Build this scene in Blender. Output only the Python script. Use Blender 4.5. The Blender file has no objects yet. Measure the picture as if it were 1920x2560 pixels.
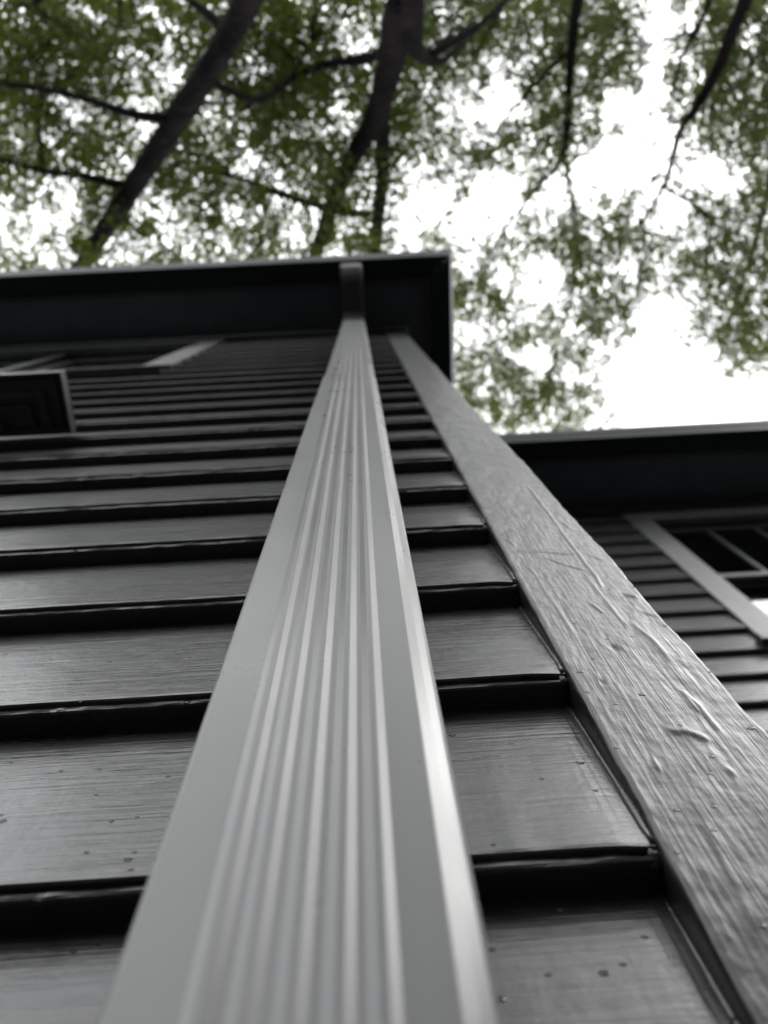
import bpy, math, random
import numpy as np
from mathutils import Matrix, Vector, noise

random.seed(7); rng = np.random.default_rng(11)
SC = bpy.context.scene
COL = SC.collection

# ------------------------------------------------------------------ camera
CZ = 1.45                                   # lens height above the lawn (m)
FPX = 1800.0                                # focal length in pixels of the 1920 x 2560 photograph
PITCH, ROLL, YAW = math.radians(71.94), math.radians(-6.61), math.radians(3.65)
def cam_axes():
    cy, sy, cp, sp = math.cos(YAW), math.sin(YAW), math.cos(PITCH), math.sin(PITCH)
    fw = np.array([sy*cp, cy*cp, sp]); rt = np.array([cy, -sy, 0.0]); up = np.cross(rt, fw)
    r = math.cos(ROLL)*rt + math.sin(ROLL)*up; u = -math.sin(ROLL)*rt + math.cos(ROLL)*up
    return r, u, fw
R_, U_, F_ = cam_axes()
cam_d = bpy.data.cameras.new('camera'); cam = bpy.data.objects.new('camera', cam_d); COL.objects.link(cam)
cam.matrix_world = Matrix(((R_[0], U_[0], -F_[0], 0), (R_[1], U_[1], -F_[1], 0), (R_[2], U_[2], -F_[2], CZ), (0, 0, 0, 1)))
cam_d.lens = 24; cam_d.sensor_fit = 'VERTICAL'; cam_d.sensor_height = 24*2560/FPX; cam_d.sensor_width = 24*1920/FPX
cam_d.clip_start = 0.01; cam_d.clip_end = 1000
cam_d.dof.use_dof = True; cam_d.dof.focus_distance = 0.47; cam_d.dof.aperture_fstop = 5.6
SC.camera = cam

def at_z(px, py, z):                        # photo pixel -> point at height z above the lens
    d = R_*(px-960)/FPX - U_*(py-1280)/FPX + F_
    return d*(z/d[2]) + np.array([0, 0, CZ])

# ------------------------------------------------------------------ sky, sun, exposure
SUN_EL, SUN_AZ = math.radians(50), math.radians(114)      # high and hazy, out over the garden
W = bpy.data.worlds.new('World'); SC.world = W; W.use_nodes = True
nt = W.node_tree; nt.nodes.clear()
sky = nt.nodes.new('ShaderNodeTexSky'); sky.sky_type = 'NISHITA'; sky.sun_disc = False
sky.sun_elevation = SUN_EL; sky.sun_rotation = SUN_AZ; sky.air_density = 1.0; sky.dust_density = 4.0; sky.ozone_density = 1.0
bw = nt.nodes.new('ShaderNodeRGBToBW'); mix = nt.nodes.new('ShaderNodeMix'); mix.data_type = 'RGBA'
mix.inputs[0].default_value = 0.86          # thin overcast: nearly colourless
bg = nt.nodes.new('ShaderNodeBackground'); bg.inputs[1].default_value = 0.12
out = nt.nodes.new('ShaderNodeOutputWorld')
nt.links.new(sky.outputs[0], bw.inputs[0]); nt.links.new(sky.outputs[0], mix.inputs[6]); nt.links.new(bw.outputs[0], mix.inputs[7])
ov = nt.nodes.new('ShaderNodeMix'); ov.data_type = 'RGBA'; ov.inputs[0].default_value = 0.86; ov.inputs[7].default_value = (9.4, 9.5, 9.6, 1)   # even cloud layer
nt.links.new(mix.outputs[2], ov.inputs[6]); nt.links.new(ov.outputs[2], bg.inputs[0]); nt.links.new(bg.outputs[0], out.inputs[0])
sl = bpy.data.lights.new('sun', 'SUN'); sl.energy = 0.52; sl.angle = math.radians(40); sl.color = (1.0, 0.985, 0.965)
so = bpy.data.objects.new('sun', sl); COL.objects.link(so)
sd = Vector((math.sin(SUN_AZ)*math.cos(SUN_EL), math.cos(SUN_AZ)*math.cos(SUN_EL), math.sin(SUN_EL)))
so.rotation_euler = sd.to_track_quat('Z', 'Y').to_euler(); so.location = sd*60
SC.view_settings.view_transform = 'Standard'; SC.view_settings.look = 'None'
SC.view_settings.gamma = 1; SC.view_settings.use_curve_mapping = False
SC.view_settings.exposure = 1.88

# ------------------------------------------------------------------ materials
def new_mat(name):
    m = bpy.data.materials.new(name); m.use_nodes = True
    n = m.node_tree.nodes; p = n['Principled BSDF']
    return m, m.node_tree, p
def N(t, kind, **kw):
    n = t.nodes.new(kind)
    for k, v in kw.items(): setattr(n, k, v)
    return n
def posmap(t, scale):
    g = N(t, 'ShaderNodeNewGeometry'); mp = N(t, 'ShaderNodeMapping'); mp.inputs['Scale'].default_value = scale
    t.links.new(g.outputs['Position'], mp.inputs['Vector']); return mp.outputs[0]
def noise_node(t, vec, scale, detail=3, rough=0.55, dist=0.0):
    n = N(t, 'ShaderNodeTexNoise'); n.inputs['Scale'].default_value = scale; n.inputs['Detail'].default_value = detail
    n.inputs['Roughness'].default_value = rough; n.inputs['Distortion'].default_value = dist
    t.links.new(vec, n.inputs['Vector']); return n.outputs['Fac']
def math_node(t, op, a, b=None, clamp=False):
    n = N(t, 'ShaderNodeMath', operation=op); n.use_clamp = clamp
    for i, v in enumerate((a, b)):
        if v is None: continue
        if isinstance(v, (int, float)): n.inputs[i].default_value = v
        else: t.links.new(v, n.inputs[i])
    return n.outputs[0]
def ramp(t, fac, stops):
    r = N(t, 'ShaderNodeValToRGB'); e = r.color_ramp.elements
    while len(e) < len(stops): e.new(0.5)
    for el, (p, c) in zip(e, stops): el.position = p; el.color = (*c, 1) if len(c) == 3 else c
    t.links.new(fac, r.inputs[0]); return r.outputs[0]
def bump(t, p, chain):                       # chain: (height socket, distance in m, strength)
    prev = None
    for h, d, s in chain:
        b = N(t, 'ShaderNodeBump'); b.inputs['Distance'].default_value = d; b.inputs['Strength'].default_value = s
        t.links.new(h, b.inputs['Height'])
        if prev: t.links.new(prev, b.inputs['Normal'])
        prev = b.outputs[0]
    t.links.new(prev, p.inputs['Normal'])

def paint(name, col, rough, stroke, stroke_amp=0.00035, lump_amp=0.0006, nib=True, wrinkle=False, spec=0.5):
    m, t, p = new_mat(name)
    lump = noise_node(t, posmap(t, (1, 1, 1)), 55, 3)
    fine = noise_node(t, posmap(t, stroke), 1.0, 4, 0.6, 0.25)
    chain = [(lump, 0.006, lump_amp*160), (fine, 0.0022, stroke_amp*1000)]
    if nib:                                  # dust nibs and paint drops caught in the coat
        g2 = N(t, 'ShaderNodeNewGeometry'); sx = N(t, 'ShaderNodeSeparateXYZ'); cx = N(t, 'ShaderNodeCombineXYZ')
        t.links.new(g2.outputs['Position'], sx.inputs[0]); t.links.new(math_node(t, 'MULTIPLY', sx.outputs[0], 0.6), cx.inputs[0]); t.links.new(sx.outputs[2], cx.inputs[1])
        for sc_, rad_, thr, hgt in ((30, 0.045, 0.64, 0.6), (75, 0.075, 0.70, 0.5)):
            v = N(t, 'ShaderNodeTexVoronoi', voronoi_dimensions='2D'); v.inputs['Scale'].default_value = sc_; t.links.new(cx.outputs[0], v.inputs['Vector'])
            d = ramp(t, v.outputs['Distance'], [(0.0, (0.75,)*3), (rad_*0.45, (1, 1, 1)), (rad_, (0, 0, 0))])
            sel = math_node(t, 'GREATER_THAN', v.outputs['Color'], thr)
            chain.append((math_node(t, 'MULTIPLY', d, sel), 0.0012, hgt))
    bump(t, p, chain)
    cn = noise_node(t, posmap(t, (1, 1, 1)), 9, 4)
    t.links.new(ramp(t, cn, [(0.3, tuple(c*0.85 for c in col)), (0.7, tuple(c*1.15 for c in col))]), p.inputs['Base Color'])
    rn = noise_node(t, posmap(t, stroke), 0.35, 3)
    t.links.new(ramp(t, rn, [(0.3, (rough*0.93,)*3), (0.7, (rough*1.07,)*3)]), p.inputs['Roughness'])
    p.inputs['Specular IOR Level'].default_value = spec
    return m

M = {}
CHAR = (0.033, 0.0335, 0.0355)
M['siding'] = paint('siding_paint', CHAR, 0.28, (9, 300, 330), 0.00022, 0.0006, spec=0.62)
M['corner'] = paint('corner_board_paint', (0.021, 0.0215, 0.023), 0.32, (520, 300, 14), 0.00030, 0.0009, True, True)
M['trim'] = paint('trim_paint', (0.032, 0.033, 0.038), 0.42, (20, 60, 60), 0.0001, 0.0002, False)
M['casing'] = paint('casing_paint', (0.075, 0.0755, 0.078), 0.42, (90, 90, 20), 0.0002, 0.0003, False)
M['soffit'] = paint('soffit_sky_tint', (0.058, 0.061, 0.092), 0.45, (20, 90, 20), 0.0001, 0.0002, False)  # charcoal with the blue cast of sky light mixed into the colour

def plain(name, col, rough, metal=0.0, spec=0.5, nscale=6, var=0.1, bumpd=None):
    m, t, p = new_mat(name)
    cn = noise_node(t, posmap(t, (1, 1, 1)), nscale, 4)
    t.links.new(ramp(t, cn, [(0.3, tuple(c*(1-var) for c in col)), (0.7, tuple(c*(1+var) for c in col))]), p.inputs['Base Color'])
    p.inputs['Roughness'].default_value = rough; p.inputs['Metallic'].default_value = metal
    p.inputs['Specular IOR Level'].default_value = spec
    if bumpd: bump(t, p, [(noise_node(t, posmap(t, (1, 1, 1)), bumpd[0], 5), bumpd[1], bumpd[2])])
    return m
def spout_mat():
    m, t, p = new_mat('coated_aluminium')
    st = noise_node(t, posmap(t, (60, 60, 1.5)), 1.0, 4); bl = noise_node(t, posmap(t, (1, 1, 1)), 18, 4)
    f = math_node(t, 'ADD', math_node(t, 'MULTIPLY', st, 0.5), math_node(t, 'MULTIPLY', bl, 0.5))
    t.links.new(ramp(t, f, [(0.35, (0.115, 0.117, 0.118)), (0.65, (0.135, 0.137, 0.139))]), p.inputs['Base Color'])
    t.links.new(ramp(t, f, [(0.35, (0.26,)*3), (0.65, (0.34,)*3)]), p.inputs['Roughness'])
    bump(t, p, [(noise_node(t, posmap(t, (1, 1, 0.25)), 30, 2), 0.002, 0.12)]); return m
M['spout'] = spout_mat()
M['elbow'] = plain('elbow_eave_shade', (0.05, 0.051, 0.054), 0.45, 0.0, 0.3)  # eave shade put into the colour, darker than the pipes
M['gutter'] = plain('gutter_aluminium', (0.020, 0.022, 0.029), 0.45, 0.0, 0.12, 5, 0.1)
M['blind'] = plain('window_blind', (0.75, 0.75, 0.64), 0.7)
M['inside'] = plain('dark_room', (0.10, 0.10, 0.09), 0.9)
M['roof'] = plain('asphalt_shingle', (0.05, 0.05, 0.052), 0.95, 0, 0.2, 30, 0.3, (60, 0.01, 0.6))
M['lawn'] = plain('lawn_soil', (0.032, 0.036, 0.026), 0.95, 0, 0.1, 3, 0.35, (30, 0.05, 0.8))
M['concrete'] = plain('foundation_block', (0.18, 0.175, 0.165), 0.9, 0, 0.3, 8, 0.2, (40, 0.01, 0.5))
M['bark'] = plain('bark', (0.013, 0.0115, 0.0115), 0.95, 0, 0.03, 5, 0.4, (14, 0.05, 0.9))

def glass_mat():
    m, t, p = new_mat('window_glass'); o = t.nodes['Material Output']; t.nodes.remove(p)
    tr = N(t, 'ShaderNodeBsdfTransparent'); tr.inputs[0].default_value = (0.88, 0.92, 0.88, 1)
    gl = N(t, 'ShaderNodeBsdfGlossy'); gl.inputs['Roughness'].default_value = 0.03; gl.inputs[0].default_value = (0.9, 0.95, 0.9, 1)
    fr = N(t, 'ShaderNodeFresnel'); fr.inputs[0].default_value = 1.5; mx = N(t, 'ShaderNodeMixShader')
    t.links.new(fr.outputs[0], mx.inputs[0]); t.links.new(tr.outputs[0], mx.inputs[1]); t.links.new(gl.outputs[0], mx.inputs[2])
    t.links.new(mx.outputs[0], o.inputs[0]); return m
M['glass'] = glass_mat()
M['edge'] = plain('edge_trim_metal', (0.026, 0.028, 0.038), 0.45, 0.0, 0.15)

def leaf_mat(name, dark, light, trans):
    m, t, p = new_mat(name); o = t.nodes['Material Output']
    g = N(t, 'ShaderNodeNewGeometry')
    c = ramp(t, g.outputs['Random Per Island'], [(0.0, dark), (1.0, light)])
    t.links.new(c, p.inputs['Base Color']); p.inputs['Roughness'].default_value = 0.5; p.inputs['Specular IOR Level'].default_value = 0.3
    tl = N(t, 'ShaderNodeBsdfTranslucent')
    tc = ramp(t, g.outputs['Random Per Island'], [(0.0, tuple(a*b for a, b in zip(dark, (1.5, 1.7, 0.7)))), (1.0, tuple(a*b for a, b in zip(light, (1.6, 1.7, 0.7))))])
    t.links.new(tc, tl.inputs[0])
    mx = N(t, 'ShaderNodeMixShader'); mx.inputs[0].default_value = trans
    t.links.new(p.outputs[0], mx.inputs[1]); t.links.new(tl.outputs[0], mx.inputs[2]); t.links.new(mx.outputs[0], o.inputs[0])
    return m
M['leaf_a'] = leaf_mat('leaf_green', (0.026, 0.039, 0.013), (0.066, 0.083, 0.025), 0.50)
M['leaf_b'] = leaf_mat('leaf_deep_green', (0.036, 0.048, 0.026), (0.070, 0.084, 0.044), 0.48)

# ------------------------------------------------------------------ object helpers
WP = {}                                       # object -> world position of its origin
def tag(o, label=None, cat=None, group=None, kind=None):
    if label: o['label'] = label
    if cat: o['category'] = cat
    if group: o['group'] = group
    if kind: o['kind'] = kind
    return o
def empty(name, loc, label, cat, group=None):
    o = bpy.data.objects.new(name, None); o.empty_display_size = 0.1; COL.objects.link(o)
    o.location = loc; WP[o] = np.array(loc, float); return tag(o, label, cat, group)
def build(name, V, F, mat, parent=None, smooth=False, loc=None):
    V = np.asarray(V, float)
    org = WP[parent] if parent is not None else (np.array(loc, float) if loc is not None else np.array([V[:, 0].mean(), V[:, 1].mean(), V[:, 2].min()]))
    me = bpy.data.meshes.new(name); me.from_pydata((V-org).tolist(), [], F); me.materials.append(mat)
    if smooth: me.polygons.foreach_set('use_smooth', [True]*len(me.polygons))
    o = bpy.data.objects.new(name, me); COL.objects.link(o)
    if parent is not None: o.parent = parent
    else: o.location = org
    WP[o] = org; return o
class MB:
    def __init__(s): s.V = []; s.F = []
    def box(s, x0, x1, y0, y1, z0, z1, bev=0.0):
        n = len(s.V)
        if bev <= 0:
            s.V += [(x, y, z) for z in (z0, z1) for y in (y0, y1) for x in (x0, x1)]
            s.F += [[n+i for i in f] for f in ((0, 2, 3, 1), (4, 5, 7, 6), (0, 1, 5, 4), (2, 6, 7, 3), (0, 4, 6, 2), (1, 3, 7, 5))]
        else:                                 # chamfered box
            b = bev; idx = {}
            for ix, X in ((0, (x0, 1)), (1, (x1, -1))):
                for iy, Y in ((0, (y0, 1)), (1, (y1, -1))):
                    for iz, Z in ((0, (z0, 1)), (1, (z1, -1))):
                        for a in range(3):
                            p = [X[0], Y[0], Z[0]]; s_ = [X[1], Y[1], Z[1]]
                            q = [p[k]+(0 if k == a else s_[k]*b) for k in range(3)]
                            idx[ix, iy, iz, a] = len(s.V); s.V.append(tuple(q))
            g = lambda *k: idx[k]
            for a in range(3):
                u, v = (a+1) % 3, (a+2) % 3
                for e in (0, 1):
                    def key(cu, cv):
                        k = [0, 0, 0]; k[a] = e; k[u] = cu; k[v] = cv; return (*k, a)
                    f = [idx[key(0, 0)], idx[key(1, 0)], idx[key(1, 1)], idx[key(0, 1)]]
                    s.F.append(f if e else f[::-1])
            for a in range(3):                # edge chamfers along axis a
                u, v = (a+1) % 3, (a+2) % 3
                for cu in (0, 1):
                    for cv in (0, 1):
                        def k2(e, ax):
                            k = [0, 0, 0]; k[a] = e; k[u] = cu; k[v] = cv; return (*k, ax)
                        f = [idx[k2(0, u)], idx[k2(1, u)], idx[k2(1, v)], idx[k2(0, v)]]
                        s.F.append(f if (cu ^ cv) else f[::-1])
            for ix in (0, 1):
                for iy in (0, 1):
                    for iz in (0, 1):
                        f = [idx[ix, iy, iz, 0], idx[ix, iy, iz, 1], idx[ix, iy, iz, 2]]
                        s.F.append(f if (ix+iy+iz) % 2 else f[::-1])
        return s
    def quad(s, *p):
        n = len(s.V); s.V += list(p); s.F.append(list(range(n, n+len(p)))); return s
    def sweep(s, rings, closed=True, caps=True):
        n0 = len(s.V); m = len(rings[0])
        for r in rings: s.V += [tuple(p) for p in r]
        for i in range(len(rings)-1):
            for j in range(m if closed else m-1):
                a = n0+i*m+j; b = n0+i*m+(j+1) % m
                s.F.append([a, b, b+m, a+m])
        if caps and closed:
            s.F.append(list(range(n0, n0+m))[::-1]); k = n0+(len(rings)-1)*m; s.F.append(list(range(k, k+m)))
        return s
    def done(s, name, mat, parent=None, smooth=False, loc=None): return build(name, s.V, s.F, mat, parent, smooth, loc)
def nz(x, y=0.0, z=0.0): return noise.noise(Vector((x, y, z)))

# ------------------------------------------------------------------ ground
g = MB(); g.quad((-300, -300, 0), (300, -300, 0), (300, 300, 0), (-300, 300, 0))
tag(g.done('lawn', M['lawn'], loc=(0, 0, 0)), 'dark green lawn around the house', kind='structure')

# ------------------------------------------------------------------ the house
EX = 0.152                                    # clapboard exposure
D = 0.2561                                    # butt plane of the near wall (camera at y = 0)
D2 = 1.257                                    # butt plane of the wing's wall
H0 = 0.257 + CZ                               # height of the reference butt edge
XL, XR = 0.1235, 0.2165                       # corner board on the near wall
ZS = 3.70 + CZ                                # soffit height
ZF = 3.58 + CZ                                # bottom of frieze board
XW0 = -6.0                                    # far left end of the near wall
XW1 = 7.0                                     # far right end of the wing

# clapboard section: (outward -, so y measured into the wall from the butt plane), z above the butt
PROF = [(0.0175, 0.0), (0.0022, 0.0), (0.0006, 0.0008), (0.0, 0.0022), (0.0002, 0.0046), (0.0006, 0.0056),
        (-0.0020, 0.0060), (-0.0030, 0.0070), (-0.0030, 0.0088), (0.0185, EX+0.012), (0.0225, EX+0.012)]
def board_unit():
    me_rings = [[(x, y, z) for y, z in PROF] for x in (0.0, 1.0)]
    b = MB().sweep(me_rings)
    me = bpy.data.meshes.new('clapboard'); me.from_pydata(b.V, [], b.F); me.materials.append(M['siding']); return me
UNIT = board_unit()
def clapboard(parent, x0, x1, y, z, turn=0.0):
    o = bpy.data.objects.new('clapboard', UNIT); COL.objects.link(o); o.parent = parent
    o.location = Vector((x0, y, z)) - Vector(WP[parent]); o.scale = (x1-x0, 1, 1); o.rotation_euler = (0, 0, turn)
    return o
def near_clapboard(parent, x0, x1, y, z, k):  # hand-painted board: wobbling lip, drips, sags
    xs = list(np.linspace(x0, -1.1, 12))[:-1] + list(np.linspace(-1.1, x1, 230))
    drips = [(random.uniform(-0.9, x1), random.uniform(0.002, 0.006), random.uniform(0.0010, 0.0030)) for _ in range(14)]
    rings = []
    for x in xs:
        ring = []; end = math.exp(-((x1-x)/0.012)**2)
        for j, (py, pz) in enumerate(PROF):
            w = 0.0
            if 1 <= j <= 5: w = 0.0007*nz(x*22, k*3.1, j*0.15)+0.0004*nz(x*90, k*5.7, j*0.4)
            if 6 <= j <= 8: w = 0.0006*nz(x*18, k*7.3+20, j*0.1)+0.0003*nz(x*70, k*2.7, j*0.3)
            dz = w*0.8
            if 1 <= j <= 4:
                for dx, dw, dh in drips:
                    if abs(x-dx) < 3*dw: dz -= dh*math.exp(-((x-dx)/dw)**2)*0.7; w -= dh*0.4*math.exp(-((x-dx)/dw)**2)
            if 4 <= j <= 8: w += end*(0.002 if j <= 5 else 0.0010); dz -= end*0.001*(j-4)/4
            ring.append((x, y+py+w, z+pz+dz))
        rings.append(ring)
    return MB().sweep(rings).done('clapboard', M['siding'], parent, smooth=False)

house = empty('house', (-2.9, D, 0), 'charcoal clapboard house wall nearest the camera with wide corner board', 'house')
KMIN, KMAX = -9, 21
MWX0, MWX1, MWZ0, MWZ1 = -2.16, -0.655, 2.46+CZ, 3.578+CZ   # casing outline of the high window
for k in range(KMIN, KMAX+1):
    z = H0+k*EX
    if z+EX > MWZ0 and z+0.02 < MWZ1+0.1:
        clapboard(house, MWX1+0.001, XL-0.0006, D, z); clapboard(house, XW0, MWX0-0.001, D, z)
    elif -1 <= k <= 8: near_clapboard(house, XW0, XL-0.0006, D, z, k)
    else: clapboard(house, XW0, XL-0.0006, D, z)
# side wall boards, turned to face right
SIDE_Y0, SIDE_Y1 = 0.345, D2+0.022
for k in range(KMIN, KMAX+1): clapboard(house, XR-0.003, XR-0.003+SIDE_Y1-SIDE_Y0, SIDE_Y0, H0+k*EX, math.pi/2)
YB = D+0.024                                   # sheathing
b = MB()
b.box(XW0, MWX0+0.03, YB, YB+0.1, 0.0, ZS+0.1); b.box(MWX1-0.03, XR-0.03, YB, YB+0.1, 0.0, ZS+0.1)
b.box(MWX0+0.03, MWX1-0.03, YB, YB+0.1, 0.0, MWZ0+0.03); b.box(MWX0+0.03, MWX1-0.03, YB, YB+0.1, MWZ1-0.03, ZS+0.1)
b.box(XR-0.13, XR-0.03, YB+0.1, 7, 0, ZS+0.1); b.box(XW0, XW0+0.1, YB+0.1, 7, 0, ZS+0.1); b.box(XW0+0.1, XR-0.13, 6.9, 7, 0, ZS+0.1)
b.done('wall', M['soffit'], house)
MB().box(XW0, XR-0.02, D+0.004, D+0.0235, 0.0, H0+KMIN*EX-0.002).done('foundation', M['concrete'], house)

# corner board: two lengths, thick hand-brushed paint, wavering arrises
def at_y(px, py, y):                        # photo pixel -> (x, z) on a vertical plane
    d = R_*(px-960)/FPX - U_*(py-1280)/FPX + F_; d = d*(y/d[1]); return d[0], d[2]+CZ
z3 = lambda pts: [(1220+a/2.37, 1000+b_/2.37) for a, b_ in pts]
z5 = lambda pts: [(1000+a/1.803, 1700+b_/1.803) for a, b_ in pts]
RIDGES = [(z3(p), h, w) for p, h, w in (
    ([(230, 500), (370, 690), (470, 830), (560, 950), (640, 1050), (680, 1120)], .55, 1.0), ([(180, 905), (330, 900), (480, 915), (560, 905)], .5, .8), ([(345, 935), (450, 975), (590, 1012)], .6, .8),
    ([(120, 830), (165, 872)], .6, .9), ([(430, 720), (495, 770)], .7, 1.0), ([(590, 920), (690, 958)], .5, .9), ([(800, 1150), (905, 1172)], .7, 1.3), ([(600, 1205), (690, 1265)], .6, 1.1),
    ([(1140, 1715), (1200, 1790), (1260, 1860)], .6, 1.0), ([(400, 1490), (470, 1565)], .8, 1.2), ([(860, 1330), (980, 1430), (1080, 1540)], .45, 1.5), ([(560, 1020), (700, 1190), (820, 1340)], .35, 1.6),
    ([(240, 990), (290, 1040)], .5, .8), ([(720, 1460), (780, 1480)], -.7, 1.3), ([(660, 1672), (700, 1680)], -.6, 1.1), ([(300, 1080), (420, 1250), (520, 1400)], .3, 1.6), ([(900, 1250), (1100, 1300)], .35, 1.2))]
RIDGES += [(z5(p), h, w) for p, h, w in (([(1195, 228), (1290, 235), (1395, 272)], .7, 1.2), ([(1270, 50), (1350, 120), (1450, 240)], .6, 1.4), ([(1135, 350), (1172, 415)], .6, 1.1), ([(1470, 395), (1512, 435)], .6, 1.2),
    ([(1030, 420), (1100, 560), (1180, 720)], .35, 1.6), ([(1240, 820), (1330, 1010), (1420, 1190)], .5, 1.6), ([(1380, 640), (1500, 900), (1620, 1150)], .3, 1.8), ([(1455, 480), (1462, 490)], -.8, 1.0))]
RSEG = []
for pts, h, w in RIDGES:
    q = [at_y(px, py, D-0.004) for px, py in pts]
    for i in range(len(q)-1): RSEG.append((*q[i], *q[i+1], h*0.0017, w*0.0011, i == 0, i == len(q)-2))
def ridge_height(X, Z):
    H = np.zeros_like(X)
    for x0, z0, x1, z1, h, w, first, last in RSEG:
        sq = 0.45                                # the ridges are seen foreshortened: let them run a little wider in z
        dx, dz = x1-x0, (z1-z0)*sq; L2 = dx*dx+dz*dz+1e-12
        t = np.clip(((X-x0)*dx+(Z-z0)*sq*dz)/L2, 0, 1)
        d2 = (X-x0-t*dx)**2+((Z-z0)*sq-t*dz)**2
        tip = 1.0
        if first: tip = tip*np.clip(0.25+t*2.5, 0, 1)
        if last: tip = tip*np.clip(0.25+(1-t)*2.5, 0, 1)
        c = h*tip*np.exp(-d2/w**2)
        H = np.where(np.abs(c) > np.abs(H), c, H)
    return H
def corner_board(z0, z1, name, off):
    YF = D-0.0042+off; zs = []; z = z0
    while z < z1: zs.append(z); z += 0.0020 if CZ+0.15 < z < CZ+0.95 else (0.006 if CZ+0.1 < z < CZ+1.5 else 0.06)
    zs.append(z1)
    nfx = 88; rings = []; U = np.arange(1, nfx)/nfx; FX = XL+0.0025+(XR-XL-0.0055)*U
    Xg, Zg = np.meshgrid(FX, np.array(zs)); RH = ridge_height(Xg, Zg)
    for k, z in enumerate(zs):
        wl = 0.0010*nz(z*13, 1.3)+0.0006*nz(z*55, 8.1)+0.0003*nz(z*160, 2.2)
        wr = 0.0018*nz(z*9, 4.4)+0.0012*nz(z*38, 6.6)+0.0005*nz(z*140, 9.2)
        yb_ = YB-0.0005
        fy = lambda u: 0.0006*nz(z*14, u*3, 5)+0.0004*nz(z*45, u*7, 1)+0.00022*nz(z*90, u*26, 7)+0.00012*nz(z*150, u*60, 9)
        ring = [(XL, yb_, z), (XL+wl*0.5, YF+0.006, z), (XL+wl+0.0003, YF+0.0022+fy(0), z), (XL+wl+0.0014, YF+0.0006+fy(0), z)]
        for i in range(nfx-1): ring.append((FX[i]+(wl*(1-U[i])**6+wr*U[i]**6), YF+fy(U[i])-RH[k, i], z))
        ring += [(XR+wr-0.0020, YF+0.0001+fy(1)-0.0004, z), (XR+wr-0.0005, YF+0.0016+fy(1), z), (XR+wr*0.8, YF+0.005, z), (XR+0.0, 0.344, z), (XR-0.02, 0.344, z), (XR-0.02, yb_, z)]
        rings.append(ring)
    return MB().sweep(rings).done(name, M['corner'], house, smooth=True)
ZJ = 1.27+CZ
corner_board(H0+KMIN*EX-0.02, ZJ-0.0006, 'corner_board', 0.0)
corner_board(ZJ+0.0006, ZF-0.001, 'corner_board', 0.0009)
# caulk where the butts meet the corner board
for k in range(-1, 9):
    z = H0+k*EX; b = MB()
    n, mth = 9, 7; rings = []
    for i in range(mth+1):
        th = math.pi*i/mth; ring = []
        for j in range(n):
            ph = 2*math.pi*j/n
            d = Vector((math.sin(th)*math.cos(ph), math.cos(th), math.sin(th)*math.sin(ph)))
            r = 1+0.55*noise.noise(d*1.9+Vector((k*7.7, k*2.1, 0)))+0.3*noise.noise(d*4+Vector((k, 0, 3)))
            ring.append((XL-0.0015+d.x*0.0050*r, D+0.0038+d.y*0.0048*r, z+0.005+d.z*0.0062*r))
        rings.append(ring)
    b.sweep(rings).done('caulk_blob', M['corner'], house, smooth=True)
    rings = []                                  # fillet running up the joint above the butt
    for i in range(26):
        t = i/25; zz = z+0.008+t*(EX-0.012); y0 = D-0.003+t*0.0190
        w = 0.0019+0.0009*nz(zz*30+k*9, k)+0.0005*nz(zz*90, k*2); w *= 1.0+0.7*(1-t)**3
        rings.append([(XL+0.0004, y0+0.003, zz), (XL+0.0004, max(D-0.0015, y0-w*0.6), zz), (XL-w*0.45, y0-w*0.22, zz), (XL-w, y0-0.0002, zz), (XL-w, y0+0.003, zz)])
    MB().sweep(rings).done('caulk_bead', M['siding'], house, smooth=True)

# eaves: frieze, soffit, fascia, roof
LIP = -0.115                                   # outer edge of the gutter
FASY = 0.012                                   # fascia face
XE = 0.355                                     # right hand fascia face of the hip
MB().box(XW0, XR+0.018, D-0.024, YB-0.001, ZF, ZS-0.0005, 0.003).done('frieze_board', M['trim'], house)
MB().box(XR+0.0005, XR+0.018, YB, SIDE_Y1, ZF, ZS-0.0005).done('frieze_board', M['trim'], house)
MB().box(XW0-0.3, XE-0.02, FASY+0.02, 0.5, ZS, ZS+0.012).box(XR-0.2, XE-0.02, 0.5005, 7.2, ZS, ZS+0.012).done('soffit', M['soffit'], house)
MB().box(XW0-0.3, XE, FASY, FASY+0.0195, ZS-0.022, ZS+0.15).box(XE-0.0195, XE, FASY+0.02, 7.2, ZS-0.022, ZS+0.15).done('fascia', M['trim'], house)
r = MB(); zr = ZS+0.16; a = 0.55
r.quad((XW0-0.34, -0.06, zr), (XE+0.04, -0.06, zr), (-2.9, 3.6, zr+3.6*a), (-2.9, 3.6, zr+3.6*a)).F[-1] = [0, 1, 2]
r.quad((XE+0.04, -0.06, zr), (XE+0.04, 7.3, zr), (-2.9, 3.6, zr+3.6*a)); r.quad((XW0-0.34, 7.3, zr), (XW0-0.34, -0.06, zr), (-2.9, 3.6, zr+3.6*a))
r.quad((XE+0.04, 7.3, zr), (XW0-0.34, 7.3, zr), (-2.9, 3.6, zr+3.6*a))
r.box(XW0-0.34, XE+0.04, -0.06, 7.3, zr-0.012, zr-0.001)
r.done('roof', M['roof'], house)

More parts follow.
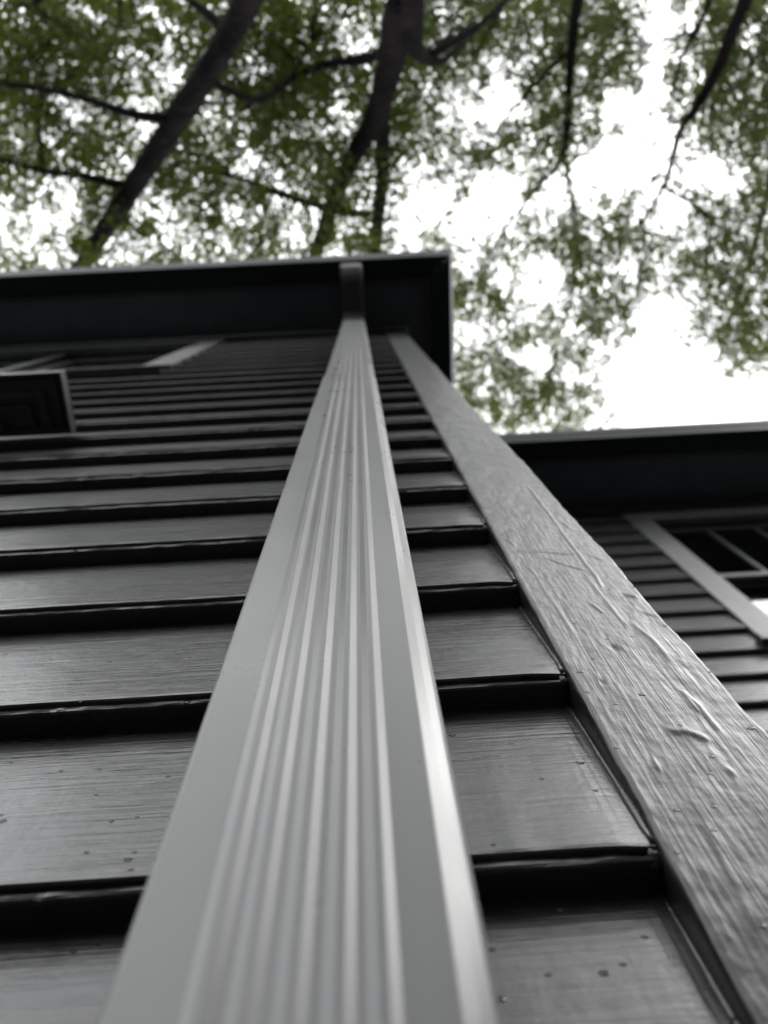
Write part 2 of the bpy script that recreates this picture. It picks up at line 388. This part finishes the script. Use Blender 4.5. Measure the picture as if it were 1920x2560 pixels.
def window(parent, x0, x1, z0, z1, yb, cw, nm, lites, sill=0.042, hc=None):
    hc = hc or cw
    yc = yb-0.006; y1 = yb+0.024
    fr = MB(); ji = 0.02                        # jamb box
    X0, X1, Z0, Z1 = x0+cw-0.004, x1-cw+0.004, z0+sill+0.003, z1-hc+0.004
    fr.box(X0-ji, X0, yb+0.012, yb+0.13, Z0, Z1); fr.box(X1, X1+ji, yb+0.012, yb+0.13, Z0, Z1)
    fr.box(X0-ji, X1+ji, yb+0.012, yb+0.13, Z1+0.0005, Z1+ji); fr.box(X0-ji, X1+ji, yb+0.012, yb+0.13, Z0-ji, Z0-0.0005)
    w = fr.done('window', M['trim'], parent)
    MB().box(x0, x0+cw, yc, y1-0.001, z0+sill, z1-hc-0.0005, 0.002).done('casing', M['casing'], w)
    MB().box(x1-cw, x1, yc, y1-0.001, z0+sill, z1-hc-0.0005, 0.002).done('casing', M['casing'], w)
    MB().box(x0-0.006, x1+0.006, yc-0.004, y1-0.001, z1-hc, z1, 0.002).done('head_casing', M['casing'], w)
    MB().box(x0-0.02, x1+0.02, yc-0.5*sill, y1+0.02, z0, z0+sill-0.0005, 0.003).done('sill', M['casing'], w)
    zm = (Z0+Z1)/2
    sx = [X0+(X1-X0)*i/nm for i in range(nm+1)]
    for i in range(nm):
        a0, a1 = sx[i]+(0.0 if i == 0 else 0.02), sx[i+1]-(0.0 if i == nm-1 else 0.02)
        if i: MB().box(sx[i]-0.0195, sx[i]+0.0195, yb+0.02, yb+0.12, Z0+0.0005, Z1-0.0005).done('mullion', M['trim'], w)
        for (za, zb, ya) in ((zm-0.005, Z1-0.001, yb+0.048), (Z0+0.001, zm+0.03, yb+0.085)):
            s = MB(); st = 0.042
            s.box(a0+0.001, a0+st, ya, ya+0.033, za, zb, 0.002); s.box(a1-st, a1-0.001, ya, ya+0.033, za, zb, 0.002)
            s.box(a0+st+0.0003, a1-st-0.0003, ya, ya+0.033, zb-st, zb, 0.002); s.box(a0+st+0.0003, a1-st-0.0003, ya, ya+0.033, za, za+st*0.9, 0.002)
            s.done('sash', M['trim'], w)
            MB().box(a0+st, a1-st, ya+0.016, ya+0.020, za+st*0.9, zb-st).done('pane', M['glass'], w)
            for j in range(1, lites):
                xm = a0+st+(a1-a0-2*st)*j/lites
                MB().box(xm-0.009, xm+0.009, ya+0.004, ya+0.0155, za+st*0.9, zb-st, 0.002).done('muntin', M['trim'], w)
    rb = MB()
    rb.box(X0-0.4, X1+0.4, yb+0.6, yb+0.62, Z0-0.5, Z1+0.05); rb.box(X0-0.4, X1+0.4, yb+0.135, yb+0.6, Z1+0.05, Z1+0.06)
    rb.box(X0-0.4, X1+0.4, yb+0.135, yb+0.6, Z0-0.51, Z0-0.5); rb.box(X0-0.41, X0-0.4, yb+0.135, yb+0.6, Z0-0.5, Z1+0.05); rb.box(X1+0.4, X1+0.41, yb+0.135, yb+0.6, Z0-0.5, Z1+0.05)
    rb.done('dark_interior', M['inside'], w)
    bl = MB(); n = int((Z1-Z0)/0.025)
    for i in range(n):
        zz = Z0+0.01+i*0.025
        bl.quad((X0+0.01, yb+0.135, zz), (X1-0.01, yb+0.135, zz), (X1-0.01, yb+0.139, zz+0.0265), (X0+0.01, yb+0.139, zz+0.0265))
    tag(bl.done('blind', M['blind'], w), kind='stuff')
    return w
window(house, MWX0, MWX1, MWZ0, MWZ1, D, 0.105, 2, 1, 0.016, 0.05)

# ------------------------------------------------------------------ wing set back on the right
wing = empty('house_wing', (3.6, D2, 0), 'recessed charcoal clapboard wing with a white-reflecting window, right of the corner board', 'house')
wing['label'] = 'recessed charcoal clapboard wing with a window, seen beyond the corner board'
WX0, WX1, WZ0, WZ1 = 1.335, 2.62, 2.16+CZ, 3.585+CZ
XS = XR+0.0005
for k in range(KMIN, KMAX+1):
    z = H0+k*EX+0.052
    if z+EX > WZ0 and z < WZ1: clapboard(wing, XS, WX0-0.001, D2, z); clapboard(wing, WX1+0.001, XW1, D2, z)
    else: clapboard(wing, XS, XW1, D2, z)
YB2 = D2+0.024; b = MB()
b.box(XR-0.02, WX0+0.03, YB2, YB2+0.1, 0, ZS+0.1); b.box(WX1-0.03, XW1, YB2, YB2+0.1, 0, ZS+0.1)
b.box(WX0+0.03, WX1-0.03, YB2, YB2+0.1, 0, WZ0+0.03); b.box(WX0+0.03, WX1-0.03, YB2, YB2+0.1, WZ1-0.03, ZS+0.1)
b.box(XW1-0.1, XW1, YB2+0.1, 6.5, 0, ZS+0.1); b.box(XR, XW1-0.1, 6.4, 6.5, 0, ZS+0.1)
b.done('wall', M['soffit'], wing)
window(wing, WX0, WX1, WZ0, WZ1, D2, 0.115, 1, 4)
FY2 = D2-0.30
MB().box(XR+0.02, XW1+0.3, D2-0.022, YB2-0.001, WZ1+0.03, ZS-0.0005, 0.003).done('frieze_board', M['trim'], wing)
MB().box(XE+0.1290, XW1+0.3, FY2+0.02, D2+0.3, ZS, ZS+0.012).done('soffit', M['soffit'], wing)
MB().box(XE+0.1290, XW1+0.3, FY2, FY2+0.0195, ZS-0.022, ZS+0.15).done('fascia', M['trim'], wing)
MB().box(XE+0.1290, XW1+0.3, D2-0.05, D2-0.0225, ZS-0.03, ZS-0.001, 0.004).done('crown_moulding', M['trim'], wing)
r = MB(); r.quad((XE+0.1290, FY2-0.07, zr), (XW1+0.34, FY2-0.07, zr), (XW1+0.34, 6.8, zr+2.2), (XE+0.1290, 6.8, zr+2.2)); r.box(XE+0.1290, XW1+0.34, FY2-0.07, 6.8, zr-0.012, zr-0.001)
r.done('roof', M['roof'], wing)

# ------------------------------------------------------------------ gutters (K style, seen from underneath)
def gutter_section(y_back):                    # closed thin-wall profile, front towards -y
    o = [(0, 0.125), (0, 0.012), (-0.006, 0.0), (-0.095, 0.0), (-0.101, 0.004), (-0.1025, 0.028), (-0.106, 0.040), (-0.114, 0.058), (-0.121, 0.078), (-0.1235, 0.098), (-0.1265, 0.104), (-0.1265, 0.118), (-0.122, 0.121)]
    i = [(-0.121, 0.117), (-0.1245, 0.112), (-0.1210, 0.100), (-0.119, 0.079), (-0.112, 0.060), (-0.104, 0.042), (-0.1005, 0.029), (-0.099, 0.006), (-0.094, 0.002), (-0.007, 0.002), (-0.002, 0.013), (-0.002, 0.125)]
    return [(y_back+y, z) for y, z in o+i]
ZG = ZS-0.012
sec = gutter_section(FASY-0.0008)
gb = MB().sweep([[(XW0-0.3, y, ZG+z) for y, z in sec], [(XE+(FASY-y), y, ZG+z) for y, z in sec]])   # mitred at the corner
gut = gb.done('gutter', M['gutter'], loc=(-2.9, FASY, ZG))
tag(gut, 'dark metal eave gutter along the roof edge above the downspout', 'gutter')
sec2 = gutter_section(0)
sg = MB().sweep([[(XE+0.0008-y, FASY+y-0.0004, ZG+z) for y, z in sec2], [(XE+0.0008-y, 7.0, ZG+z) for y, z in sec2]])
tag(sg.done('gutter', M['edge'], loc=(XE, 3.5, ZG)), 'dark metal gutter running back along the side eave, right of the corner board top', 'gutter')
sec3 = gutter_section(FY2-0.0008)
wg = MB().sweep([[(x, y, ZG+z) for y, z in sec3] for x in (XE+0.1290, XW1+0.3)])
tag(wg.done('gutter', M['gutter'], loc=(3.6, FY2, ZG)), 'dark metal eave gutter of the recessed right wing against white sky', 'gutter')

# ------------------------------------------------------------------ downspout
DX0, DX1, DYF, DYB = -0.0752, 0.0268, 0.1730, 0.2490
def spout_section(s=1.0):                       # local (u across, v into wall), centred
    w, h = (DX1-DX0)*s, (DYB-DYF)*s; pts = []; r = 0.0022*s
    def arc(cu, cv, rad, a0, a1, n=4):
        for i in range(n+1):
            a = math.radians(a0+(a1-a0)*i/n); pts.append((cu+rad*math.cos(a), cv+rad*math.sin(a)))
    u0 = lambda f: -w/2+w*f
    arc(-w/2+r, -h/2+r, r, 180, 270)
    dep = 0.0018*s                               # five rolled ribs: steep on the left, easy on the right
    for f in (0.205, 0.312, 0.428, 0.547, 0.660):
        for df, dv in ((0, 0), (0.003, -0.06), (0.033, -0.96), (0.037, -1), (0.058, -1), (0.062, -0.95), (0.092, -0.06), (0.096, 0)):
            pts.append((u0(f+df), -h/2+dep*dv))
    uf = u0(0.897); u1 = w/2                     # right arris is a broad, slightly bowed bevel
    arc(uf-0.0008*s, -h/2+0.0016*s, 0.0016*s, 270, 300, 3)
    pts.append((uf+0.0045*s, -h/2+0.0030*s)); pts.append((uf+0.0085*s, -h/2+0.0064*s))
    arc(u1-0.0022*s, -h/2+0.0100*s, 0.0022*s, 318, 360, 3)
    pts.append((u1, -h/2+0.03*s)); pts.append((u1-0.002*s, -h/2+0.036*s)); pts.append((u1-0.002*s, -h/2+0.046*s)); pts.append((u1, -h/2+0.052*s))
    arc(u1-0.005*s, h/2-0.005*s, 0.005*s, 0, 90, 3); arc(-w/2+0.005*s, h/2-0.005*s, 0.005*s, 90, 180, 3)
    for v in (0.70, 0.58, 0.42, 0.30):
        pts.append((-w/2+(0.002*s if v in (0.42, 0.58) else 0), -h/2+h*v))
    return pts
CX, CY = (DX0+DX1)/2, (DYF+DYB)/2
spout = empty('downspout', (CX, CY, 0.03), 'light grey ribbed metal downspout rising up the middle of the wall to the gutter', 'downspout')
ZT = 1.40+CZ
rings = []
for z, s in [(0.05, 1.0)]+[(z, 1.0) for z in np.linspace(0.4, CZ+1.0, 14)]+[(CZ+1.03, 1.0), (CZ+1.12, 0.992), (CZ+1.25, 0.985), (CZ+1.39, 0.985), (ZT, 0.980)]:
    rings.append([(CX+u+0.0006*math.sin(z*2), CY+v+(1-s)*0.03, z) for u, v in spout_section(s)])
sp = MB().sweep(rings); sp.done('lower_pipe', M['spout'], spout)
ZB = 3.545+CZ
rings = [[(CX+u, CY+v+0.0018, z) for u, v in spout_section(0.955)] for z in (ZT-0.05, ZT+0.4, ZT+1.0, ZB-0.10)]
MB().sweep(rings).done('upper_pipe', M['spout'], spout)
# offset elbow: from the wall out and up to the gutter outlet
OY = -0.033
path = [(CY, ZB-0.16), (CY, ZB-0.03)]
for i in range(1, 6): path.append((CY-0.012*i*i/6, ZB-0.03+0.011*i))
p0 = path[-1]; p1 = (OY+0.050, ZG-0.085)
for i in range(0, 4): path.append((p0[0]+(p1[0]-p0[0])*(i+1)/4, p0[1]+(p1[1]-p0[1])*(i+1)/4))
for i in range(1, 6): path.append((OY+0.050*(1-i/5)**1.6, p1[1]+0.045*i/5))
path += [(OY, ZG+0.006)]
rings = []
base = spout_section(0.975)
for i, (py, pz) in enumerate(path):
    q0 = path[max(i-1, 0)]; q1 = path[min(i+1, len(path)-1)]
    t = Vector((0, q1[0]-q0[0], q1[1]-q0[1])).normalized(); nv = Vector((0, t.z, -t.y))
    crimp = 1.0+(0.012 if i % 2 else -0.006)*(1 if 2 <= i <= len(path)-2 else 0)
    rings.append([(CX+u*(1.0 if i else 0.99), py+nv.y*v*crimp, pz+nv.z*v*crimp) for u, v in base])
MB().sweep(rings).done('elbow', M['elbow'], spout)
MB().box(CX-0.056, CX+0.056, OY-0.043, OY+0.043, ZG-0.0085, ZG-0.0005, 0.002).done('outlet_flange', M['gutter'], spout)
# lower shoe kicking out over the lawn, and wall straps
rings = []
for i, (py, pz) in enumerate([(CY, 0.30), (CY, 0.19), (CY-0.015, 0.15), (CY-0.05, 0.11), (CY-0.22, 0.06)]):
    tv = [Vector((0, 0, 1)), Vector((0, 0.1, 1)), Vector((0, 0.5, 1)), Vector((0, 1, 0.5)), Vector((0, 1, 0.3))][i].normalized(); nv = Vector((0, tv.z, -tv.y))
    rings.append([(CX+u*1.02, py+nv.y*v*1.02, pz+nv.z*v*1.02) for u, v in spout_section(1.0)])
MB().sweep(rings[::-1]).done('shoe', M['spout'], spout, smooth=True)

# ------------------------------------------------------------------ vent hood on the left
HX1, HX0, HY, HZ = -0.552, -0.88, 0.137, 1.354+CZ
hood = empty('vent_hood', ((HX0+HX1)/2, D, HZ), 'dark box-shaped wall vent hood with stepped open underside, at left edge', 'vent')
t_ = 0.007
s = MB(); s.box(HX0, HX1, HY, HY+t_, HZ, HZ+0.022, 0.0015)
s.box(HX1-t_, HX1, HY+t_+0.0002, D-0.0035, HZ, HZ+0.022, 0.0015); s.box(HX0, HX0+t_, HY+t_+0.0002, D-0.0035, HZ, HZ+0.022, 0.0015)
s.box(HX0, HX1, HY, D-0.0035, HZ+0.0222, HZ+0.027, 0.001); s.done('hood_shell', M['trim'], hood)
MB().box(HX0+t_+0.0005, HX1-t_-0.0005, D-0.016, D-0.0036, HZ+0.001, HZ+0.012, 0.002).done('back_lip', M['trim'], hood)
for i, (ins, up) in enumerate(((0.016, 0.009), (0.040, 0.004), (0.046, 0.001), (0.070, 0.006))):
    a = MB(); x0, x1, y0, y1 = HX0+ins, HX1-ins, HY+ins*0.85, D-0.018
    f = (0.004, 0.0055, 0.004, 0.005)[i]
    a.box(x0, x1, y0, y0+f, HZ+up, HZ+0.0195, 0.0008); a.box(x1-f, x1, y0+f+0.0002, y1, HZ+up, HZ+0.0195, 0.0008); a.box(x0, x0+f, y0+f+0.0002, y1, HZ+up, HZ+0.0195, 0.0008)
    a.done('inner_frame', M['casing'], hood)
MB().box(HX0+t_+0.001, HX1-t_-0.001, HY+t_+0.001, D-0.0175, HZ+0.0198, HZ+0.0218).done('damper_plate', M['soffit'], hood)
rings = []
for rr, z in ((0.011, HZ-0.012), (0.014, HZ-0.012), (0.014, HZ+0.019), (0.011, HZ+0.019), (0.011, HZ-0.012)):
    rings.append([(-0.690+rr*math.cos(q*math.pi/8), 0.232+rr*math.sin(q*math.pi/8), z) for q in range(16)])
MB().sweep(rings, caps=False).done('drain_pipe', M['casing'], hood, smooth=True)

# ------------------------------------------------------------------ trees over the roof
def tube(path, sides=10, wob=0.08, seed=0.0, sub=6):
    P = [np.array(p[:3], float) for p in path]; R = [p[3] for p in path]; pts = []; rad = []
    for i in range(len(P)-1):
        a = P[max(i-1, 0)]; b_ = P[i]; c = P[i+1]; d = P[min(i+2, len(P)-1)]
        for k in range(sub):
            t = k/sub
            pts.append(0.5*((2*b_)+(-a+c)*t+(2*a-5*b_+4*c-d)*t*t+(-a+3*b_-3*c+d)*t**3)); rad.append(R[i]+(R[i+1]-R[i])*t)
    pts.append(P[-1]); rad.append(R[-1]); rings = []
    for i, p in enumerate(pts):
        t = Vector(pts[min(i+1, len(pts)-1)]-pts[max(i-1, 0)]).normalized()
        u = t.cross(Vector((0.3, 0.9, 0.2))).normalized(); v = t.cross(u)
        ring = []
        for j in range(sides):
            an = 2*math.pi*j/sides
            w = 1+wob*(nz(i*0.55+seed, j*1.3, seed)+0.6*nz(i*1.3, j*2.1+seed, 2))
            q = Vector(p)+(u*math.cos(an)+v*math.sin(an))*rad[i]*w; ring.append(tuple(q))
        rings.append(ring)
    return rings, pts
WS = 1.0
def pxp(px, py, z, wpx):                        # limb point from the photo: pixel, height, apparent width
    p = at_z(px, py, z); dist = np.linalg.norm(p-np.array([0, 0, CZ])); return (*p, 0.5*WS*wpx*dist/FPX)

trees = []
def tree(name, base, br, label, trunk_px, limbs, leafmat):
    t = empty(name, base, label, 'tree', None)
    first = pxp(*trunk_px[0]); b0 = np.array([*base, br]); f0 = np.array(first)
    mid = b0*0.45+f0*0.55; mid[3] = max(f0[3]*1.05, br*0.72)
    path = [(base[0], base[1], base[2]-0.1, br*1.25), (base[0]*0.93+f0[0]*0.07, base[1]*0.93+f0[1]*0.07, base[2]+0.9, br), tuple(mid)]+[pxp(*q) for q in trunk_px]
    rings, pts = tube(path, 14, 0.13, base[0]*3)
    MB().sweep(rings).done('trunk', M['bark'], t, smooth=True)
    skel = list(pts)
    for i, lp in enumerate(limbs):
        rings, pts = tube([pxp(*q) for q in lp], 8, 0.12, i*3.3+base[0])
        MB().sweep(rings).done('limb', M['bark'], t, smooth=True); skel += pts
    trees.append(dict(o=t, skel=np.array(skel), mat=leafmat)); return t

WS = 0.50
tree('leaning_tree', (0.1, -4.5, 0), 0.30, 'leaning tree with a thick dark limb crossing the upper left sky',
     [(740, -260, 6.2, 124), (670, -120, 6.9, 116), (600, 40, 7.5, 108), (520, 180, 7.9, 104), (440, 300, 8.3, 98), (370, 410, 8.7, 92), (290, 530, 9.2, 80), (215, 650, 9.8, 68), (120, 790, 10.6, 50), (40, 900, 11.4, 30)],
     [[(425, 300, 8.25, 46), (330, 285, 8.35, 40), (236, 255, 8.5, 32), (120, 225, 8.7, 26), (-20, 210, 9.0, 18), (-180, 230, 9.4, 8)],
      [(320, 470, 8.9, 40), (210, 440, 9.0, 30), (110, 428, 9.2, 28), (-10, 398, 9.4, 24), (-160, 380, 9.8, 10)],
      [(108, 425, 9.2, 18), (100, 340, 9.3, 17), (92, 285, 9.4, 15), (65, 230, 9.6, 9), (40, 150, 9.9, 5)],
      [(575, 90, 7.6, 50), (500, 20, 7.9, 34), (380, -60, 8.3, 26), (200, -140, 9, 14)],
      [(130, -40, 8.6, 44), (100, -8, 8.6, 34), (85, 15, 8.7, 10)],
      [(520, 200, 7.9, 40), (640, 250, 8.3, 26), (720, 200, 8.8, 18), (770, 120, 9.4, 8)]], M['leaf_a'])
WS = 0.54
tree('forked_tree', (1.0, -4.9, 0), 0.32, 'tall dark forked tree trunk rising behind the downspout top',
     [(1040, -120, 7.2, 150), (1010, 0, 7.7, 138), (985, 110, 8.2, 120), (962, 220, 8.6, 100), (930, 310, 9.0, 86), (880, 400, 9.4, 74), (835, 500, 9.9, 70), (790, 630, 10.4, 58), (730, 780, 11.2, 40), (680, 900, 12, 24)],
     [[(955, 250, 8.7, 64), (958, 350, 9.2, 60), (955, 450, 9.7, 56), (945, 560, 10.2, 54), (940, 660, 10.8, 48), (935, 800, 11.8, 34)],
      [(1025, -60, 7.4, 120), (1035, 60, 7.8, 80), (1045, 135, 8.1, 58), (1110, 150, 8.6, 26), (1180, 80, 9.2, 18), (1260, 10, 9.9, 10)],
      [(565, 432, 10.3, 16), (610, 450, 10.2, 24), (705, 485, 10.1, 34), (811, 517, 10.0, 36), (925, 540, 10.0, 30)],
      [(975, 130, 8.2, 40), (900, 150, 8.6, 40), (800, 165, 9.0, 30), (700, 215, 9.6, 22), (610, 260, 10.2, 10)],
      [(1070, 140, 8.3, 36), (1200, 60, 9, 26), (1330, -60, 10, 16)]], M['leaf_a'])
WS = 0.80
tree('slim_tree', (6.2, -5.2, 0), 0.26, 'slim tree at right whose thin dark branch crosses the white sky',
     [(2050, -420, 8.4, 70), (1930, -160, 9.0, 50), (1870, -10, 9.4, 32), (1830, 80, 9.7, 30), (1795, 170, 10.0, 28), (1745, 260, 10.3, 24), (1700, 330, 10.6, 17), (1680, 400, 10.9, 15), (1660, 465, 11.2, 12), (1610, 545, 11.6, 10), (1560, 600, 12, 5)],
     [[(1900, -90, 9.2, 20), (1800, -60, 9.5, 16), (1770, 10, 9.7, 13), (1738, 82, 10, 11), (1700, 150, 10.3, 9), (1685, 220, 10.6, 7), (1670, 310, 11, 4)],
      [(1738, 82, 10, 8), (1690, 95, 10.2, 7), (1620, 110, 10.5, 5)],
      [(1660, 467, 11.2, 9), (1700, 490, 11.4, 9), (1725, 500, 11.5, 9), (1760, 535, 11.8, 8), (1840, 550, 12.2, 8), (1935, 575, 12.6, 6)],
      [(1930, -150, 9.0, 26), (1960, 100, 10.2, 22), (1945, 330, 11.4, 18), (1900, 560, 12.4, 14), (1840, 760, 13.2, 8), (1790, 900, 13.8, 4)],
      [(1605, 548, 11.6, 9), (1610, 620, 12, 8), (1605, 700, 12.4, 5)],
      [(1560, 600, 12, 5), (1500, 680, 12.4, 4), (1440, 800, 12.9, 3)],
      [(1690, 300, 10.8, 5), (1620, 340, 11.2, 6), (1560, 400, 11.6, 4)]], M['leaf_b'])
tree('drooping_tree', (3.6, -5.6, 0), 0.24, 'slender tree with drooping twigs between the forked trunk and open sky',
     [(1520, -420, 8.6, 60), (1470, -120, 9.4, 36), (1438, 40, 9.9, 26), (1425, 180, 10.3, 22), (1418, 300, 10.7, 20), (1410, 380, 11.0, 16), (1385, 425, 11.2, 12), (1330, 480, 11.6, 9), (1290, 555, 12, 5)],
     [[(1408, 385, 11, 14), (1425, 470, 11.4, 10), (1440, 545, 11.8, 9), (1440, 650, 12.3, 8), (1420, 780, 13, 6), (1380, 900, 13.6, 4)],
      [(1430, 120, 10.1, 12), (1350, 200, 10.6, 9), (1260, 300, 11.2, 7), (1180, 420, 11.8, 5), (1130, 520, 12.4, 3)],
      [(1385, 425, 11.2, 8), (1270, 560, 12, 8), (1180, 700, 12.6, 8), (1120, 755, 13, 7)],
      [(1120, 755, 13, 7), (1170, 780, 13.1, 7), (1215, 830, 13.3, 6), (1260, 890, 13.6, 5), (1330, 930, 13.9, 4)],
      [(1440, 650, 12.3, 6), (1500, 760, 12.8, 5), (1530, 880, 13.3, 3)]], M['leaf_b'])

# foliage: leaf sprays hung through the crowns, thinner where the sky opens
HOLES = [(430, 200, 48, .97), (190, 287, 40, .95), (380, 320, 34, .9), (320, 390, 40, .85), (380, 523, 40, .85), (346, 620, 45, .8), (65, 590, 95, .7), (170, 506, 55, .7),
         (607, 410, 38, .9), (485, 630, 35, .9), (690, 450, 40, .7), (908, 95, 52, .98), (850, 40, 30, .6), (830, 625, 26, .95), (890, 515, 32, .9), (730, 590, 30, .5),
         (1160, 275, 85, .9), (1240, 240, 60, .9), (1065, 465, 65, .8), (1170, 555, 105, .96), (1255, 495, 50, .8), (1010, 550, 60, .8), (1120, 30, 40, .8),
         (1350, 97, 40, .9), (1262, 170, 45, .85), (1283, 265, 55, .8), (1240, 505, 55, .9), (1390, 505, 50, .85), (1345, 633, 50, .8), (1475, 420, 60, .92),
         (1663, 60, 90, .99), (1580, 275, 85, .99), (1560, 420, 90, .99), (1640, 380, 80, .97), (1750, 440, 80, .98), (1690, 520, 60, .95), (1820, 430, 60, .8), (1640, 180, 50, .9),
         (1570, 675, 55, .85), (1347, 724, 75, .95), (1175, 837, 48, .95), (1330, 910, 45, .85), (1446, 940, 40, .7),
         (1620, 880, 105, 1.0), (1570, 1000, 90, 1.0), (1680, 960, 110, 1.0), (1800, 1010, 90, 1.0), (1900, 1010, 80, 1.0), (1660, 780, 70, .95), (1600, 1070, 90, 1.0), (1750, 1070, 120, 1.0), (1890, 1080, 90, 1.0)]
HB = np.array(HOLES)
CLUMPS = [(1440, 60, 120, .5), (1490, 180, 60, .4), (1880, 80, 90, .4), (1450, 800, 90, .5), (1270, 990, 110, .6), (1450, 990, 60, .45), (1830, 800, 80, .5), (1740, 720, 60, .35), (1880, 640, 70, .4), (1400, 650, 60, .3), (1450, 120, 110, .35), (1380, 200, 60, .3), (150, 130, 140, .3), (700, 260, 110, .3)]
def dens(x, y):
    base = 0.82 if x < 1050 else (0.98 if x < 1350 else 0.98)
    if y > 560 and x < 1050: base *= 0.85
    for cx, cy, r_, a in CLUMPS: base += a*math.exp(-((x-cx)**2+(y-cy)**2)/r_**2)
    h = 1-HB[:, 3]*np.exp(-((x-HB[:, 0])**2+(y-HB[:, 1])**2)/HB[:, 2]**2)
    base *= float(np.prod(h))
    if y < -30 or x < -60 or x > 1980:           # beyond the frame the crowns go on, broken by sky
        e = max(-30-y, -60-x, x-1980)
        base *= 1.0 if e < 20 else max(0.0, 0.35+0.9*nz(x*0.0022+3, y*0.0022, 4))*0.06
    return base
ROWS = []
for _ in range(46000):
    x = rng.uniform(-900, 2900); y = rng.uniform(-1500, 1090)
    if x < 1100 and y > 720: continue
    if x < 1100 and y > 690: continue
    if rng.random() > dens(x, y): continue
    infr = (-100 < x < 2020 and y > -100)
    if not infr and rng.random() > 0.6: continue
    ROWS.append((x, y))
ROWS = np.array(ROWS)
leafsets = [[] for _ in trees]; twigsets = [MB() for _ in trees]
for (x, y) in ROWS:
    zlo, zhi = (8.9, 13.5) if x < 1050 else (10.2, 15.0)
    c = at_z(x, y, rng.uniform(zlo, zhi))
    best = None
    for ti, t in enumerate(trees):
        dd = np.linalg.norm(t['skel']-c, axis=1); j = int(dd.argmin())
        if best is None or dd[j] < best[0]: best = (dd[j], ti, t['skel'][j])
    ti = best[1]; dirv = best[2]-c; L = np.linalg.norm(dirv)+1e-6; dirv /= L
    n = rng.integers(16, 30); rad = rng.uniform(0.12, 0.30)
    q = rng.normal(size=(n, 3)); q *= rad/np.linalg.norm(q, axis=1)[:, None]*rng.random((n, 1))**0.5; q[:, 2] *= 0.6
    leafsets[ti].append(c+q)
    e = c+dirv*min(L, rng.uniform(0.4, 1.1)); s_ = rng.uniform(0.003, 0.0065)
    u = np.cross(dirv, (0.2, 0.3, 0.93)); u /= np.linalg.norm(u)+1e-9; v = np.cross(dirv, u)
    twigsets[ti].sweep([[tuple(p+s2*(u*math.cos(a)+v*math.sin(a))) for a in (0, 2.1, 4.2)] for p, s2 in ((c-dirv*rad*0.6, s_*0.5), (e, s_*1.4))], caps=False)
for ti, t in enumerate(trees):
    if not leafsets[ti]: continue
    P = np.vstack(leafsets[ti]); n = len(P); org = WP[t['o']]
    a = rng.normal(size=(n, 3)); a[:, 2] *= 0.55; a /= np.linalg.norm(a, axis=1)[:, None]
    up = rng.normal(size=(n, 3))*0.55+np.array([0, 0, 1.0]); b_ = np.cross(up, a); b_ /= np.linalg.norm(b_, axis=1)[:, None]+1e-9
    nn = np.cross(a, b_); ln = rng.uniform(0.045, 0.080, (n, 1)); wd = ln*rng.uniform(0.28, 0.38, (n, 1))
    p0 = P-a*ln*0.5; p2 = P+a*ln*0.5; p1 = P+b_*wd+nn*wd*0.25-a*ln*0.06; p3 = P-b_*wd+nn*wd*0.25-a*ln*0.06
    V = np.stack([p0, p1, p2, p3], 1).reshape(-1, 3)-org
    me = bpy.data.meshes.new('crown'); me.vertices.add(4*n); me.vertices.foreach_set('co', V.astype(np.float32).ravel())
    i0 = np.arange(n)*4; idx = np.stack([i0, i0+1, i0+2, i0, i0+2, i0+3], 1).ravel()
    me.loops.add(6*n); me.loops.foreach_set('vertex_index', idx.astype(np.int32))
    me.polygons.add(2*n); me.polygons.foreach_set('loop_start', (np.arange(2*n)*3).astype(np.int32)); me.polygons.foreach_set('loop_total', np.full(2*n, 3, np.int32))
    me.update(calc_edges=True); me.materials.append(t['mat'])
    o = bpy.data.objects.new('crown', me); COL.objects.link(o); o.parent = t['o']; o['kind'] = 'stuff'
    tw = twigsets[ti].done('twigs', M['bark'], t['o']); tw['kind'] = 'stuff'
    print('leaves', t['o'].name, n)
# greenery across the garden, behind the camera: it darkens the low sky and shows in the window panes
n = 40000
side = rng.random(n)
gx = np.where(side < 0.55, rng.uniform(-15, 15, n), np.where(side < 0.78, rng.uniform(-15.5, -12.5, n), rng.uniform(13, 16, n)))
gy = np.where(side < 0.55, rng.uniform(-12.5, -9.5, n), rng.uniform(-12, 3, n))
top = 5.0+6.0*np.clip((gx-1.0)/5.0, 0, 1)+1.6*np.sin(gx*0.9+1)+1.2*np.sin(gy*1.1)+0.8*np.sin(gx*2.3)
gz = top*rng.random(n)**0.8
P = np.stack([gx, gy, gz+0.1], 1); a = rng.normal(size=(n, 3)); a /= np.linalg.norm(a, axis=1)[:, None]
b_ = np.cross(a, rng.normal(size=(n, 3))); b_ /= np.linalg.norm(b_, axis=1)[:, None]; ln = rng.uniform(0.15, 0.34, (n, 1))
V = np.stack([P-a*ln, P+b_*ln*0.6, P+a*ln, P-b_*ln*0.6], 1).reshape(-1, 3)
tag(build('shrubbery', V, np.arange(4*n).reshape(-1, 4).tolist(), M['leaf_b'], loc=(0, -11, 0)), 'dense shrubbery around the far side of the garden', 'shrubbery', kind='stuff')
SC.render.resolution_x, SC.render.resolution_y = 768, 1024
